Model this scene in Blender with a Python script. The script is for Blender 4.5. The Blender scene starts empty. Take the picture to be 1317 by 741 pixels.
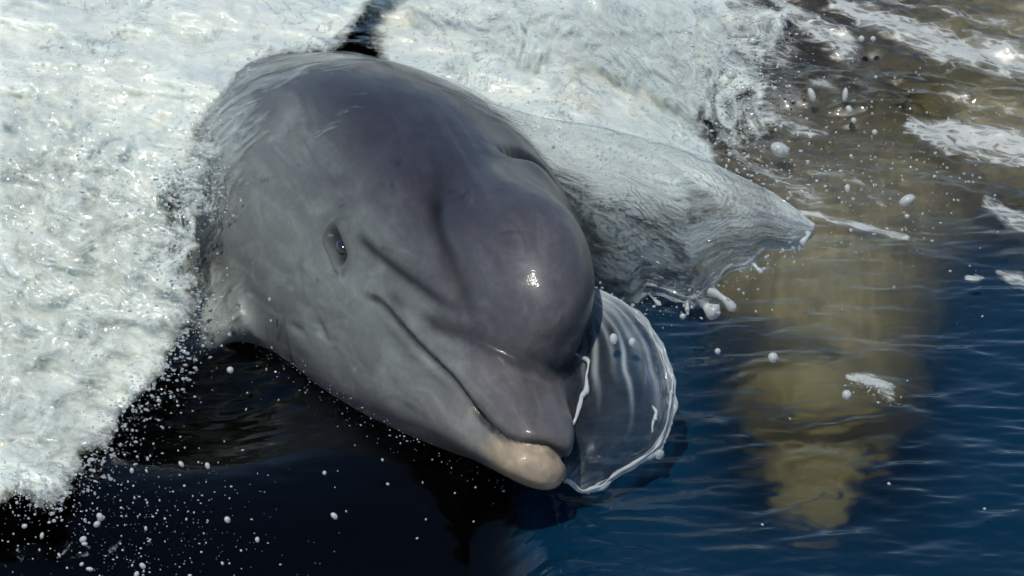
import bpy, math, random
import numpy as np
from mathutils import Matrix, Vector
from mathutils.bvhtree import BVHTree

random.seed(7)
rng = np.random.default_rng(7)
sc = bpy.context.scene
COL = sc.collection

# ------------------------------------------------------------------ camera, sky, sun
# Design frame: X right, Y up, Z towards the camera, one unit = U metres; the camera looks along -Z.
U = 0.01 / 15.75
DIST = 5450.0
PITCH = math.radians(26)
CW, SW = math.cos(PITCH), math.sin(PITCH)
WATER_C = -296.0                                   # height of the calm water in design units
# design -> world (metres): water surface at z = 0
B = np.array([[1, 0, 0], [0, SW, CW], [0, -CW, SW]], float)   # rows: world direction of each design axis
def to_world(p):
    w = np.asarray(p, float) @ B
    w[..., 2] -= WATER_C
    return w * U
def from_world(w):
    q = np.array(w, float) / U
    q[..., 2] += WATER_C
    return q @ B.T

cam_d = bpy.data.cameras.new("camera")
cam = bpy.data.objects.new("camera", cam_d)
COL.objects.link(cam)
cam_d.sensor_width = 36
cam_d.lens = 36 / (2 * 658.5 / DIST)
cam_d.clip_start = 0.05
cam_d.clip_end = 2000
cp = to_world([0, 0, DIST])
cam.matrix_world = Matrix(((B[0, 0], B[1, 0], B[2, 0], cp[0]), (B[0, 1], B[1, 1], B[2, 1], cp[1]),
                           (B[0, 2], B[1, 2], B[2, 2], cp[2]), (0, 0, 0, 1)))
sc.camera = cam
CAM = np.array([0, 0, DIST])

SUN_EL, SUN_AZ = math.radians(69), math.radians(212)        # azimuth from +Y (away from camera), clockwise
world = bpy.data.worlds.new("World")
sc.world = world
world.use_nodes = True
wn = world.node_tree.nodes
sky = wn.new("ShaderNodeTexSky")
sky.sky_type = 'NISHITA'
sky.sun_disc = False
sky.sun_elevation = SUN_EL
sky.sun_rotation = SUN_AZ
sky.ozone_density = 3.0
sky.dust_density = 0.0
wn["Background"].inputs[1].default_value = 0.11
world.node_tree.links.new(sky.outputs[0], wn["Background"].inputs[0])
sun_d = bpy.data.lights.new("sun", 'SUN')
sun_d.energy = 3.7
sun_d.angle = math.radians(0.53)
sun_d.color = (1, 0.95, 0.87)
sun = bpy.data.objects.new("sun", sun_d)
COL.objects.link(sun)
sdir = Vector((math.sin(SUN_AZ) * math.cos(SUN_EL), math.cos(SUN_AZ) * math.cos(SUN_EL), math.sin(SUN_EL)))
sun.rotation_euler = sdir.to_track_quat('Z', 'Y').to_euler()
sun.location = sdir * 8

sc.view_settings.view_transform = 'Standard'
sc.view_settings.look = 'None'
sc.view_settings.exposure = 0
sc.view_settings.gamma = 1
sc.render.engine = 'CYCLES'
sc.cycles.use_denoising = True
sc.cycles.max_bounces = 10
sc.cycles.transparent_max_bounces = 24
sc.cycles.transmission_bounces = 8
sc.cycles.diffuse_bounces = 3
sc.cycles.glossy_bounces = 4
sc.cycles.sample_clamp_indirect = 4
sc.cycles.volume_bounces = 1

# ------------------------------------------------------------------ numpy helpers
LAT = rng.random((64, 64, 64), dtype=np.float32) * 2 - 1
def noise(p):
    p = np.asarray(p, np.float32)
    i = np.floor(p)
    f = p - i
    f = f * f * (3 - 2 * f)
    i = i.astype(np.int32) & 63
    j = (i + 1) & 63
    x0, y0, z0 = i[..., 0], i[..., 1], i[..., 2]
    x1, y1, z1 = j[..., 0], j[..., 1], j[..., 2]
    fx, fy, fz = f[..., 0], f[..., 1], f[..., 2]
    def lx(y, z):
        a = LAT[x0, y, z]
        return a + (LAT[x1, y, z] - a) * fx
    a, b = lx(y0, z0), lx(y1, z0)
    c, d = lx(y0, z1), lx(y1, z1)
    a = a + (b - a) * fy
    c = c + (d - c) * fy
    return a + (c - a) * fz
def fbm(p, octaves=4, gain=0.5, lac=2.03):
    p = np.asarray(p, np.float32)
    s, a = 0, 1.0
    for k in range(octaves):
        s = s + a * noise(p + 17.3 * k)
        p = p * lac
        a *= gain
    return s
def ridged(p, octaves=3, gain=0.5, lac=2.1):
    p = np.asarray(p, np.float32)
    s, a, t = 0, 1.0, 0
    for k in range(octaves):
        s = s + a * (1 - 2 * np.abs(noise(p + 11.7 * k)))
        t += a
        p = p * lac
        a *= gain
    return s / t
def sstep(a, b, x):
    t = np.clip((x - a) / (b - a), 0, 1)
    return t * t * (3 - 2 * t)
def smin(a, b, k):
    h = np.clip(0.5 + 0.5 * (b - a) / k, 0, 1)
    return b + (a - b) * h - k * h * (1 - h)

def surface_nets(F, xs, ys, zs):
    """Dual surface of the zero set of F sampled on the grid xs, ys, zs -> vertices, quads."""
    ins = F < 0
    nx, ny, nz = F.shape
    c = [ins[i:nx - 1 + i, j:ny - 1 + j, k:nz - 1 + k] for i in (0, 1) for j in (0, 1) for k in (0, 1)]
    cnt = sum(a.astype(np.int8) for a in c)
    act = (cnt > 0) & (cnt < 8)
    ci = np.argwhere(act)
    idx = np.full(act.shape, -1, np.int32)
    idx[act] = np.arange(len(ci))
    acc = np.zeros((len(ci), 3)); n = np.zeros(len(ci))
    corners = [(i, j, k) for i in (0, 1) for j in (0, 1) for k in (0, 1)]
    val = {o: F[ci[:, 0] + o[0], ci[:, 1] + o[1], ci[:, 2] + o[2]].astype(float) for o in corners}
    for o in corners:
        for ax in range(3):
            if o[ax]:
                continue
            q = list(o); q[ax] = 1
            a, b = val[o], val[tuple(q)]
            m = (a < 0) != (b < 0)
            t = np.where(m, a / np.where(m, a - b, 1), 0)
            pos = np.array(o, float)[None].repeat(len(ci), 0)
            pos[:, ax] = t
            acc[m] += pos[m]
            n[m] += 1
    g = ci + acc / np.maximum(n, 1)[:, None]
    V = np.stack([np.interp(g[:, a], np.arange(len(s)), s) for a, s in enumerate((xs, ys, zs))], 1)
    quads = []
    for ax in range(3):
        sl0 = [slice(None)] * 3; sl1 = [slice(None)] * 3
        sl0[ax] = slice(0, -1); sl1[ax] = slice(1, None)
        A, Bb = ins[tuple(sl0)], ins[tuple(sl1)]
        e = np.argwhere(A != Bb)
        o1, o2 = [(1, 2), (2, 0), (0, 1)][ax]
        ok = (e[:, o1] > 0) & (e[:, o2] > 0) & (e[:, o1] < act.shape[o1]) & (e[:, o2] < act.shape[o2])
        e = e[ok]
        flip = A[e[:, 0], e[:, 1], e[:, 2]]
        def at(d1, d2):
            q = e.copy(); q[:, o1] -= d1; q[:, o2] -= d2
            return idx[q[:, 0], q[:, 1], q[:, 2]]
        q = np.stack([at(1, 1), at(0, 1), at(0, 0), at(1, 0)], 1)
        q[~flip] = q[~flip][:, ::-1]
        quads.append(q)
    Q = np.concatenate(quads)
    return V, Q[(Q >= 0).all(1)]

def mesh_from(name, V, F, mat=None, attrs=None, smooth=True):
    me = bpy.data.meshes.new(name)
    V = np.asarray(V, np.float32)
    F = np.asarray(F, np.int32)
    n = F.shape[1]
    me.vertices.add(len(V)); me.vertices.foreach_set("co", V.ravel())
    me.loops.add(F.size); me.loops.foreach_set("vertex_index", F.ravel())
    me.polygons.add(len(F))
    me.polygons.foreach_set("loop_start", np.arange(len(F), dtype=np.int32) * n)
    me.polygons.foreach_set("loop_total", np.full(len(F), n, np.int32))
    me.update(calc_edges=True)
    me.polygons.foreach_set("use_smooth", np.full(len(F), smooth))
    for k, a in (attrs or {}).items():
        a = np.asarray(a, np.float32)
        if a.ndim == 1:
            me.attributes.new(k, 'FLOAT', 'POINT').data.foreach_set("value", a)
        else:
            if a.shape[1] == 3:
                a = np.concatenate([a, np.ones((len(a), 1), np.float32)], 1)
            me.attributes.new(k, 'FLOAT_COLOR', 'POINT').data.foreach_set("color", a.ravel())
    if mat:
        me.materials.append(mat)
    return me
def link(name, data, parent=None, **props):
    o = bpy.data.objects.new(name, data)
    COL.objects.link(o)
    if parent:
        o.parent = parent
    for k, v in props.items():
        o[k] = v
    return o
def centred(name, V, F, mat, parent=None, attrs=None, base=None, smooth=True, **props):
    """World-space vertices -> object whose origin sits at base (default: bottom centre)."""
    V = np.asarray(V, float)
    if base is None:
        base = (V.min(0) + V.max(0)) / 2
        base[2] = V[:, 2].min()
    o = link(name, mesh_from(name, V - base, F, mat, attrs, smooth), parent, **props)
    o.location = base
    return o
def pix(u, v, z=0.0):
    """Design-space point at depth z on the sight line of photo position (u, v)."""
    s = 1 - z / DIST
    return np.array([(u - 658.5) * s, (370.5 - v) * s, z])
def unpix(P):
    s = 1 / (1 - P[..., 2] / DIST)
    return np.stack([658.5 + P[..., 0] * s, 370.5 - P[..., 1] * s], -1)
def water_z(v, h=0.0):
    """Depth of the calm water (raised by h) at photo row v."""
    a = (370.5 - v)
    return (WATER_C + h - CW * a) / (SW - CW * a / DIST)

# ------------------------------------------------------------------ material helper
class NT:
    def __init__(self, name):
        self.m = bpy.data.materials.new(name)
        self.m.use_nodes = True
        self.t = self.m.node_tree
        self.n = self.t.nodes
        self.p = self.n["Principled BSDF"]
        self.out = self.n["Material Output"]
    def new(self, kind, **kw):
        nd = self.n.new("ShaderNode" + kind)
        for k, v in kw.items():
            if isinstance(k, str) and hasattr(nd, k):
                setattr(nd, k, v)
        return nd
    def link(self, a, b):
        self.t.links.new(a, b)
    def set(self, **kw):
        for k, v in kw.items():
            self.p.inputs[k.replace('_', ' ')].default_value = v
    def attr(self, name):
        return self.new("Attribute", attribute_name=name)
    def math(self, op, a, b=None, c=None, clamp=False):
        nd = self.new("Math", operation=op, use_clamp=clamp)
        for i, x in enumerate((a, b, c)):
            if x is None:
                continue
            if isinstance(x, (int, float)):
                nd.inputs[i].default_value = x
            else:
                self.link(x, nd.inputs[i])
        return nd.outputs[0]
    def noise(self, scale, detail=4, rough=0.55, vec=None, dist=0.0):
        nd = self.new("TexNoise")
        nd.inputs["Scale"].default_value = scale
        nd.inputs["Detail"].default_value = detail
        nd.inputs["Roughness"].default_value = rough
        nd.inputs["Distortion"].default_value = dist
        if vec is not None:
            self.link(vec, nd.inputs["Vector"])
        return nd.outputs["Fac"]
    def coords(self, scale=(1, 1, 1), rot=(0, 0, 0)):
        tc = self.new("TexCoord")
        mp = self.new("Mapping")
        mp.inputs["Scale"].default_value = scale
        mp.inputs["Rotation"].default_value = rot
        self.link(tc.outputs["Object"], mp.inputs["Vector"])
        return mp.outputs[0]
    def ramp(self, fac, stops):
        nd = self.new("ValToRGB")
        el = nd.color_ramp.elements
        while len(el) < len(stops):
            el.new(0.5)
        for e, (p, c) in zip(el, stops):
            e.position = p
            e.color = (*c, 1) if not isinstance(c, (int, float)) else (c, c, c, 1)
        self.link(fac, nd.inputs[0])
        return nd.outputs[0]
    def mix(self, fac, a, b, blend='MIX'):
        nd = self.new("Mix", data_type='RGBA', blend_type=blend)
        for i, x in ((0, fac), (6, a), (7, b)):
            if isinstance(x, (int, float)):
                nd.inputs[i].default_value = x
            elif isinstance(x, tuple):
                nd.inputs[i].default_value = (*x, 1)
            else:
                self.link(x, nd.inputs[i])
        return nd.outputs[2]
    def bump(self, h, strength=0.3, dist=0.01, normal=None):
        nd = self.new("Bump")
        nd.inputs["Strength"].default_value = strength
        nd.inputs["Distance"].default_value = dist
        self.link(h, nd.inputs["Height"])
        if normal is not None:
            self.link(normal, nd.inputs["Normal"])
        return nd.outputs[0]

# ------------------------------------------------------------------ dolphin
# local frame in cm: x forward (upper lip at 0), y to its left, z dorsal
H = np.array([0.2208, -0.3405, 0.9140]); LFT = np.array([0.8754, -0.3440, -0.3396])
H = H + np.array([0.055, 0, 0]); H /= np.linalg.norm(H); LFT = LFT - H * (H @ LFT); LFT /= np.linalg.norm(LFT); DOR = np.cross(H, LFT)
K = 15.75
TIP = np.array([45.36, -207.9, 0.0])

def interp(s, xs, ys):
    """Smooth monotone-ish interpolation (Catmull-Rom tangents)."""
    xs = np.array(xs, float); ys = np.array(ys, float)
    d = np.diff(ys) / np.diff(xs)
    m = np.concatenate([[d[0]], (d[:-1] + d[1:]) / 2, [d[-1]]])
    m[1:-1][d[:-1] * d[1:] <= 0] = 0
    i = np.clip(np.searchsorted(xs, s) - 1, 0, len(xs) - 2)
    h = xs[i + 1] - xs[i]
    t = np.clip((s - xs[i]) / h, 0, 1)
    t2, t3 = t * t, t * t * t
    return (2*t3 - 3*t2 + 1)*ys[i] + (t3 - 2*t2 + t)*h*m[i] + (-2*t3 + 3*t2)*ys[i+1] + (t3 - t2)*h*m[i+1]

class Tube:
    """Body of varying section: stations s (cm behind the lip), half width, top z, bottom z, squareness."""
    def __init__(self, rows, n=2.2):
        r = np.array(rows, float)
        self.s, self.w, self.t, self.b = r.T
        self.n = n
    def __call__(self, x, y, z):
        s = -x
        lo, hi = self.s[0], self.s[-1]
        sc_ = np.clip(s, lo, hi)
        w = interp(sc_, self.s, self.w); t = interp(sc_, self.s, self.t); b = interp(sc_, self.s, self.b)
        c, h = (t + b) / 2, (t - b) / 2
        q = (np.abs(y / w) ** self.n + np.abs((z - c) / h) ** self.n) ** (1 / self.n)
        f = (q - 1) * np.minimum(w, h)
        e = np.maximum(lo - s, s - hi)
        return np.where(e > 0, np.sqrt(np.maximum(f, 0) ** 2 + np.maximum(e, 0) ** 2) + np.where(f < 0, 0.02, 0), f)

body_tube = Tube([(9, 3.6, 2.2, -4.2), (13, 5.2, 4.2, -5.2), (18, 7.8, 8.0, -6.9), (24, 9.8, 12.0, -9.3), (31, 11.8, 14.2, -12.0),
                  (40, 14.2, 15.3, -14.2), (50, 16.3, 16.8, -16), (62, 18.4, 17.8, -17.5), (85, 20.5, 19, -20), (110, 20, 19, -20),
                  (140, 16, 16, -17), (180, 9, 11, -12), (215, 4, 6.5, -7), (240, 2, 3, -3)], 2.15)
upper_jaw = Tube([(-0.1, 0.5, 0.4, -0.6), (0.4, 1.7, 1.1, -1.2), (1.3, 2.5, 1.65, -1.4), (3, 3.15, 2.2, -1.5), (6, 3.8, 2.75, -1.6), (10, 4.4, 3.4, -1.6),
                  (14, 5.3, 4.3, -1.8), (20, 7.2, 6.0, -2)], 2.5)
lower_jaw = Tube([(-1.3, 0.5, -1.6, -2.6), (-0.9, 1.7, -0.9, -2.95), (0, 2.45, -0.55, -3.45), (2, 3.1, -0.4, -3.95), (6, 4.0, -0.5, -4.8), (12, 5.0, -0.8, -6.1),
                  (20, 7.3, -0.6, -8.6), (28, 9.3, 0, -10.8), (36, 10.3, 1, -12)], 2.4)

def ell(x, y, z, c, r):
    a, b, d = (x - c[0]) / r[0], (y - c[1]) / r[1], (z - c[2]) / r[2]
    k0 = np.sqrt(a * a + b * b + d * d)
    k1 = np.sqrt((a / r[0]) ** 2 + (b / r[1]) ** 2 + (d / r[2]) ** 2) + 1e-6
    return k0 * (k0 - 1) / k1

FL_ROOT, FL_DIR = np.array([-53, -14.5, -13.0]), np.array([-9, -10.0, -20.0])
def flipper(x, y, z):
    y = -np.abs(y)
    L_ = np.linalg.norm(FL_DIR); d = FL_DIR / L_
    ch = np.array([1, 0, 0]) - d * d[0]; ch /= np.linalg.norm(ch)
    th = np.cross(d, ch)
    p = [x - FL_ROOT[0], y - FL_ROOT[1], z - FL_ROOT[2]]
    a = p[0] * d[0] + p[1] * d[1] + p[2] * d[2]
    c = p[0] * ch[0] + p[1] * ch[1] + p[2] * ch[2]
    e = p[0] * th[0] + p[1] * th[1] + p[2] * th[2]
    t = np.clip(a / L_, -0.3, 1)
    half = 7.2 * np.sqrt(np.clip(1 - np.maximum(t, 0) ** 2.2, 0, 1)) * (1 - 0.35 * np.maximum(t, 0)) + 0.15
    c = c + 3.5 * np.maximum(t, 0) ** 2
    thk = 2.3 * (1 - 0.6 * np.maximum(t, 0)) * half / 7.2 + 0.12
    f = (np.sqrt((c / half) ** 2 + (e / thk) ** 2) - 1) * thk
    ex = np.maximum(a - L_, -0.3 * L_ - a)
    return np.where(ex > 0, np.sqrt(np.maximum(f, 0) ** 2 + ex * ex), f)
def fin(x, y, z):
    t = np.clip((z - 12) / 25, 0, 1)
    xc = -126 - 20 * t ** 1.2
    half = 14 * (1 - t) ** 0.65 + 0.2
    thk = 2.4 * (1 - t) + 0.35
    f = (np.sqrt(((x - xc) / half) ** 2 + (y / thk) ** 2) - 1) * thk
    ex = np.maximum(z - 37, 8 - z)
    return np.where(ex > 0, np.sqrt(np.maximum(f, 0) ** 2 + ex * ex), f)
def flukes(x, y, z):
    t = np.clip(np.abs(y) / 29, 0, 1)
    xc = -240 - 17 * t ** 1.3
    half = 11 * (1 - t ** 1.6) ** 0.7 + 0.3
    thk = 2.2 * (1 - t) + 0.4
    f = (np.sqrt(((x - xc) / half) ** 2 + (z / thk) ** 2) - 1) * thk
    ex = np.abs(y) - 29
    return np.where(ex > 0, np.sqrt(np.maximum(f, 0) ** 2 + ex * ex), f)

def dolphin_sdf(p):
    x, y, z = p[..., 0], p[..., 1], p[..., 2]
    b = body_tube(x, y, z)
    jaws = smin(upper_jaw(x, y, z), lower_jaw(x, y, z), 0.5)
    f = smin(b, jaws, 1.6)
    melon = ell(x, y, z, (-22.6, 0, 6.9), (12.4, 6.45, 8.3))
    f = smin(f, melon, 3.2)
    f = smin(f, flipper(x, y, z), 2.5)
    f = smin(f, fin(x, y, z), 2.5)
    f = smin(f, flukes(x, y, z), 2)
    return f

BEND_S, BEND_R = 38.0, 74.0
def bend(p, BEND_S=BEND_S, BEND_R=BEND_R):
    """Arch the back: behind BEND_S the spine follows a circle of radius BEND_R cm (tail down)."""
    p = p.copy()
    s = -p[:, 0] - BEND_S
    m = s > 0
    a = np.minimum(s[m] / BEND_R, 1.5)
    rest = s[m] - a * BEND_R
    zz = p[m, 2]
    cx, cz = -BEND_S, -BEND_R
    rr = BEND_R + zz
    p[m, 0] = cx - rr * np.sin(a) - rest * np.cos(a)
    p[m, 2] = cz + rr * np.cos(a) - rest * np.sin(a)
    return p
def local_to_design(p):
    return TIP + K * (p[:, :1] * H + p[:, 1:2] * LFT + p[:, 2:3] * DOR)

def axis(fine0, fine1, step, lo, hi, grow=1.06):
    a = list(np.arange(fine0, fine1, step))
    d = step
    while a[-1] < hi:
        d = min(d * grow, 2.0); a.append(a[-1] + d)
    d = step
    while a[0] > lo:
        d = min(d * grow, 2.0); a.insert(0, a[0] - d)
    return np.array(a)
def build_dolphin_surface(step):
    xs = axis(-40, 2.5, step, -270, 2.5)
    ys = axis(-14.5, 14.5, step, -36, 36)
    zs = axis(-10, 16.5, step, -36, 40)
    F = np.empty((len(xs), len(ys), len(zs)), np.float32)
    Y, Z = np.meshgrid(ys, zs, indexing='ij')
    for i0 in range(0, len(xs), 16):
        X = xs[i0:i0 + 16]
        P = np.empty((len(X),) + Y.shape + (3,))
        P[..., 0] = X[:, None, None]; P[..., 1] = Y; P[..., 2] = Z
        F[i0:i0 + 16] = dolphin_sdf(P)
    V, Q = surface_nets(F, xs, ys, zs)
    for _ in range(2):
        f = dolphin_sdf(V)
        e = 0.05
        g = np.stack([(dolphin_sdf(V + np.eye(3)[a] * e) - dolphin_sdf(V - np.eye(3)[a] * e)) / (2 * e) for a in range(3)], 1)
        g2 = np.maximum((g * g).sum(1), 0.2)
        V = V - np.clip(f / g2, -0.3, 0.3)[:, None] * g
    return V, Q
def vnormals(V, Q):
    n = np.cross(V[Q[:, 2]] - V[Q[:, 0]], V[Q[:, 3]] - V[Q[:, 1]])
    N = np.zeros_like(V)
    for k in range(4):
        for a in range(3):
            N[:, a] += np.bincount(Q[:, k], n[:, a], len(V))
    return N / np.maximum(np.linalg.norm(N, axis=1), 1e-9)[:, None]

DV, DQ = build_dolphin_surface(0.22)


def design_to_local_frame(V):
    return local_to_design(bend(V))
PHOTO_V = design_to_local_frame(DV)
bvh = BVHTree.FromPolygons(PHOTO_V.tolist(), DQ.tolist())
def on_body(pts, dense=8):
    """Points seen at photo positions -> the same points on the animal (unbent local cm)."""
    out = []
    pts = np.array(pts, float)
    if len(pts) > 1:
        t = np.linspace(0, len(pts) - 1, (len(pts) - 1) * dense + 1)
        pts = np.stack([interp(t, np.arange(len(pts)), pts[:, 0]), interp(t, np.arange(len(pts)), pts[:, 1])], 1)
    for u, v in pts:
        d = pix(u, v, 0) - CAM
        hit = bvh.ray_cast(Vector(CAM), Vector(d / np.linalg.norm(d)))
        if hit[0] is None:
            continue
        q = DQ[hit[2]]
        w = 1 / (np.linalg.norm(PHOTO_V[q] - np.array(hit[0]), axis=1) + 1e-3)
        out.append((DV[q] * w[:, None]).sum(0) / w.sum())
    return np.array(out)
def dist_line(P, line):
    best = np.full(len(P), 1e9); par = np.zeros(len(P))
    n = max(len(line) - 1, 1)
    for i in range(len(line) - 1):
        a, b = line[i], line[i + 1]
        ab = b - a
        t = np.clip(((P - a) @ ab) / (ab @ ab + 1e-9), 0, 1)
        d = np.linalg.norm(P - a - t[:, None] * ab, axis=1)
        m = d < best
        best[m] = d[m]; par[m] = ((i + t) / n)[m]
    return best, par

MOUTH = on_body([(469, 381), (490, 390), (517, 421), (553, 459), (581, 486), (608, 521), (635, 553), (658, 567), (690, 572), (706, 574)])
MOUTH = MOUTH[MOUTH[:, 1] < 0.3]
if MOUTH[-1, 1] < 0:
    MOUTH = np.vstack([MOUTH, MOUTH[-1] * np.array([1, 0, 1]) + np.array([0.15, 0, 0])])
CREASE = on_body([(531, 403), (562, 419), (599, 429), (635, 445), (676, 465), (704, 469)])
SIDE = on_body([(560, 218), (558, 267), (571, 319), (592, 372), (612, 410)])
BRIDLE = on_body([(452, 296), (480, 322), (506, 342), (536, 364), (560, 382), (590, 398)])
SMILE = on_body([(536, 404), (515, 380), (500, 368)])
FOLD1 = on_body([(372, 417), (394, 431)]); FOLD2 = on_body([(406, 410), (421, 437)])
FOLD3 = on_body([(405, 325), (385, 350), (390, 385)])
EYE = on_body([(434, 316)])[0]
EYE_UP = on_body([(428, 300)])[0]; EYE_DN = on_body([(440, 332)])[0]
BLOW = on_body([(652, 195), (668, 197), (684, 204), (700, 216), (711, 229)])

DN = vnormals(DV, DQ)
near = np.where(DV[:, 0] > -75)[0]
P = DV[near] * np.array([1, 1, 1]); P[:, 1] = -np.abs(P[:, 1])
disp = np.zeros(len(near))
dm, tm = dist_line(P, MOUTH)
gm = np.exp(-(dm / 0.24) ** 2) * (0.35 + 0.65 * sstep(0.0, 0.06, tm))
disp -= 0.42 * gm
disp += 0.10 * np.exp(-((dm - 0.75) / 0.45) ** 2) * sstep(0.02, 0.2, tm)
dc, tc = dist_line(P, CREASE); gc = np.exp(-(dc / 0.75) ** 2) * sstep(0, 0.15, tc); disp -= 0.52 * gc
ds, ts = dist_line(P, SIDE); gs = np.exp(-(ds / 1.0) ** 2) * sstep(0, 0.35, ts) * (1 - 0.95 * sstep(0.7, 1, ts)); disp -= 0.34 * gs
disp -= 0.46 * np.exp(-(ds / 2.0) ** 2) * sstep(0, 0.3, ts) * (1 - 0.8 * sstep(0.75, 1, ts))
db, tb = dist_line(P, BRIDLE); gb = np.exp(-(db / 0.65) ** 2) * (1 - sstep(0.7, 1, tb)) * sstep(0, .1, tb); disp -= 0.26 * gb
for L_, a_ in ((FOLD1, .16), (FOLD2, .2), (FOLD3, .1), (SMILE, .12)):
    d_, t_ = dist_line(P, L_); disp -= a_ * np.exp(-(d_ / 0.4) ** 2) * np.sin(np.pi * np.clip(t_, 0.08, 0.92))
de, te = dist_line(P, np.array([EYE_UP, EYE, EYE_DN]))
ge = np.exp(-(de / 0.48) ** 2); disp -= 0.45 * ge
disp += 0.13 * np.exp(-((de - 1.0) / 0.34) ** 2)
disp -= 0.16 * np.exp(-((de - 1.7) / 0.4) ** 2)
gsn = np.exp(-(ds / 0.78) ** 2) * sstep(0, 0.25, ts) * (1 - sstep(0.85, 1, ts))
gbn = np.exp(-(db / 0.5) ** 2) * sstep(0, .12, tb) * (1 - 0.6 * sstep(0.8, 1, tb))
dw, tw = dist_line(P, on_body([(528, 402), (510, 385), (500, 372)])); gw = np.exp(-(dw / 0.5) ** 2) * np.sin(np.pi * np.clip(tw, .05, .95))
# the blowhole crescent crosses the midline: no mirror for it
Pb = DV[near]
dbh, tbh = dist_line(Pb, BLOW); gbh = np.exp(-(dbh / 0.75) ** 2) * np.sin(np.pi * np.clip(tbh, 0.05, 0.95)) ** 0.5
ctr = BLOW.mean(0)
disp -= 1.25 * gbh
front = np.exp(-((Pb - (ctr + np.array([1.6, 0, 0.2]))) ** 2).sum(1) / 3.2)
disp += 0.22 * front
disp += 0.05 * fbm(DV[near] * 0.22, 3) * sstep(-8, -20, DV[near, 0])
DV2 = DV.copy()
DV2[near] += DN[near] * disp[:, None]

# pigment: a dark cape over the back, paler flank and jaw, pinkish tan tip of the lower jaw
pig = np.empty((len(DV), 3))
n1 = fbm(DV * np.array([0.05, 0.11, 0.11]), 4)
ang = np.arctan2(DV[:, 2] + 1, np.abs(DV[:, 1]) + 1e-3)
cape = sstep(0.15, 0.95, ang + 0.22 * n1)
base_c = np.array([0.172, 0.187, 0.176]); cape_c = np.array([0.036, 0.035, 0.046]); belly_c = np.array([0.17, 0.155, 0.155])
pig[:] = base_c + (cape_c - base_c) * cape[:, None]
bel = sstep(-0.45, -1.1, ang + 0.15 * n1)
pig += (belly_c - pig) * bel[:, None]
loc = np.zeros((len(DV), 3))
full = lambda a: np.bincount(near, a, len(DV))
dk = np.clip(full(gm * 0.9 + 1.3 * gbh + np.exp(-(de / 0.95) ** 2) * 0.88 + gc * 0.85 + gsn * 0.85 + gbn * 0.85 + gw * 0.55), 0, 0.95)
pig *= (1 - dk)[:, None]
melon = np.exp(-(((DV - np.array([-15, -1.5, 9])) / np.array([9, 5.5, 8])) ** 2).sum(1))
pig += (np.array([0.166, 0.166, 0.174]) - pig) * (0.62 * melon)[:, None]
ros = sstep(-13, -7, DV[:, 0] + 1.0 * n1) * sstep(-2.2, 0.5, DV[:, 2])
pig += (np.array([0.155, 0.142, 0.138]) - pig) * (0.75 * ros * (1 - dk))[:, None]
# tan tip below the lip line
lip = np.interp(-DV[:, 0], -MOUTH[::-1, 0], MOUTH[::-1, 2])
tip = sstep(-5.0, -1.6, DV[:, 0] + 0.9 * fbm(DV * 0.5, 3)) * sstep(0.15, -0.25, DV[:, 2] - lip)
pig += (np.array([0.40, 0.315, 0.215]) - pig) * (0.92 * tip)[:, None]
jaw = sstep(-20, -8, DV[:, 0]) * sstep(0.1, -0.4, DV[:, 2] - lip) * (1 - tip)
pig += (np.array([0.20, 0.185, 0.165]) - pig) * (0.55 * jaw * (1 - dk))[:, None]
# old scratches and tooth rakes
rake = np.zeros(len(DV))
for k in range(90):
    c0 = np.array([rng.uniform(-75, -14), -rng.uniform(3, 16), rng.uniform(-9, 14)])
    i = np.argmin(((DV - c0) ** 2).sum(1)); c0 = DV[i]
    t0 = np.cross(DN[i], rng.normal(size=3)); t0 = t0 + np.array([1.6, 0, 0.4]) * rng.choice([-1, 1]); t0 /= np.linalg.norm(t0)
    ln = rng.uniform(1.5, 6)
    sel = np.where(((DV - c0) ** 2).sum(1) < (ln + 1) ** 2)[0]
    d_, t_ = dist_line(DV[sel], np.array([c0 - t0 * ln / 2, c0 + DN[i] * 0.2, c0 + t0 * ln / 2]))
    rake[sel] += np.exp(-(d_ / rng.uniform(0.12, 0.28)) ** 2) * rng.uniform(-0.5, 0.6)
pig *= (1 + 1.1 * np.clip(rake, -0.7, 1))[:, None]
pig = np.clip(pig * 0.72, 0.005, 1)

skin = NT("dolphin_skin")
a = skin.attr("pigment")
co = skin.coords((1, 1, 1))
mott = skin.noise(16, 6, 0.62, skin.coords((0.45, 1.2, 1.2), (0, 0.5, 0)), 0.6)
fine = skin.noise(150, 3, 0.5, co)
strk = skin.noise(34, 5, 0.6, skin.coords((0.22, 1.3, 1.0), (0.2, 0.7, 0.3)), 1.2)
c = skin.mix(1.0, a.outputs["Color"], skin.ramp(mott, [(0.28, 0.78), (0.5, 1.0), (0.72, 1.2)]), 'MULTIPLY')
c = skin.mix(1.0, c, skin.ramp(strk, [(0.30, 0.82), (0.5, 1.0), (0.66, 1.3)]), 'MULTIPLY')
c = skin.mix(1.0, c, skin.ramp(fine, [(0.3, 0.93), (0.7, 1.07)]), 'MULTIPLY')
skin.link(c, skin.p.inputs["Base Color"])
skin.link(skin.ramp(mott, [(0.3, 0.30), (0.7, 0.50)]), skin.p.inputs["Roughness"])
skin.set(Coat_Weight=0.35, Coat_Roughness=0.11, Coat_IOR=1.33, Specular_IOR_Level=0.2)
bb = skin.bump(strk, 0.10, 0.004, skin.bump(fine, 0.05, 0.0015))
skin.link(bb, skin.p.inputs["Normal"])
skin.link(skin.bump(strk, 0.30, 0.004), skin.p.inputs["Coat Normal"])

eye_m = NT("dolphin_eye")
eye_m.set(Base_Color=(0.012, 0.010, 0.009, 1), Roughness=0.08, Coat_Weight=1.0, Coat_Roughness=0.03)

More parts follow.
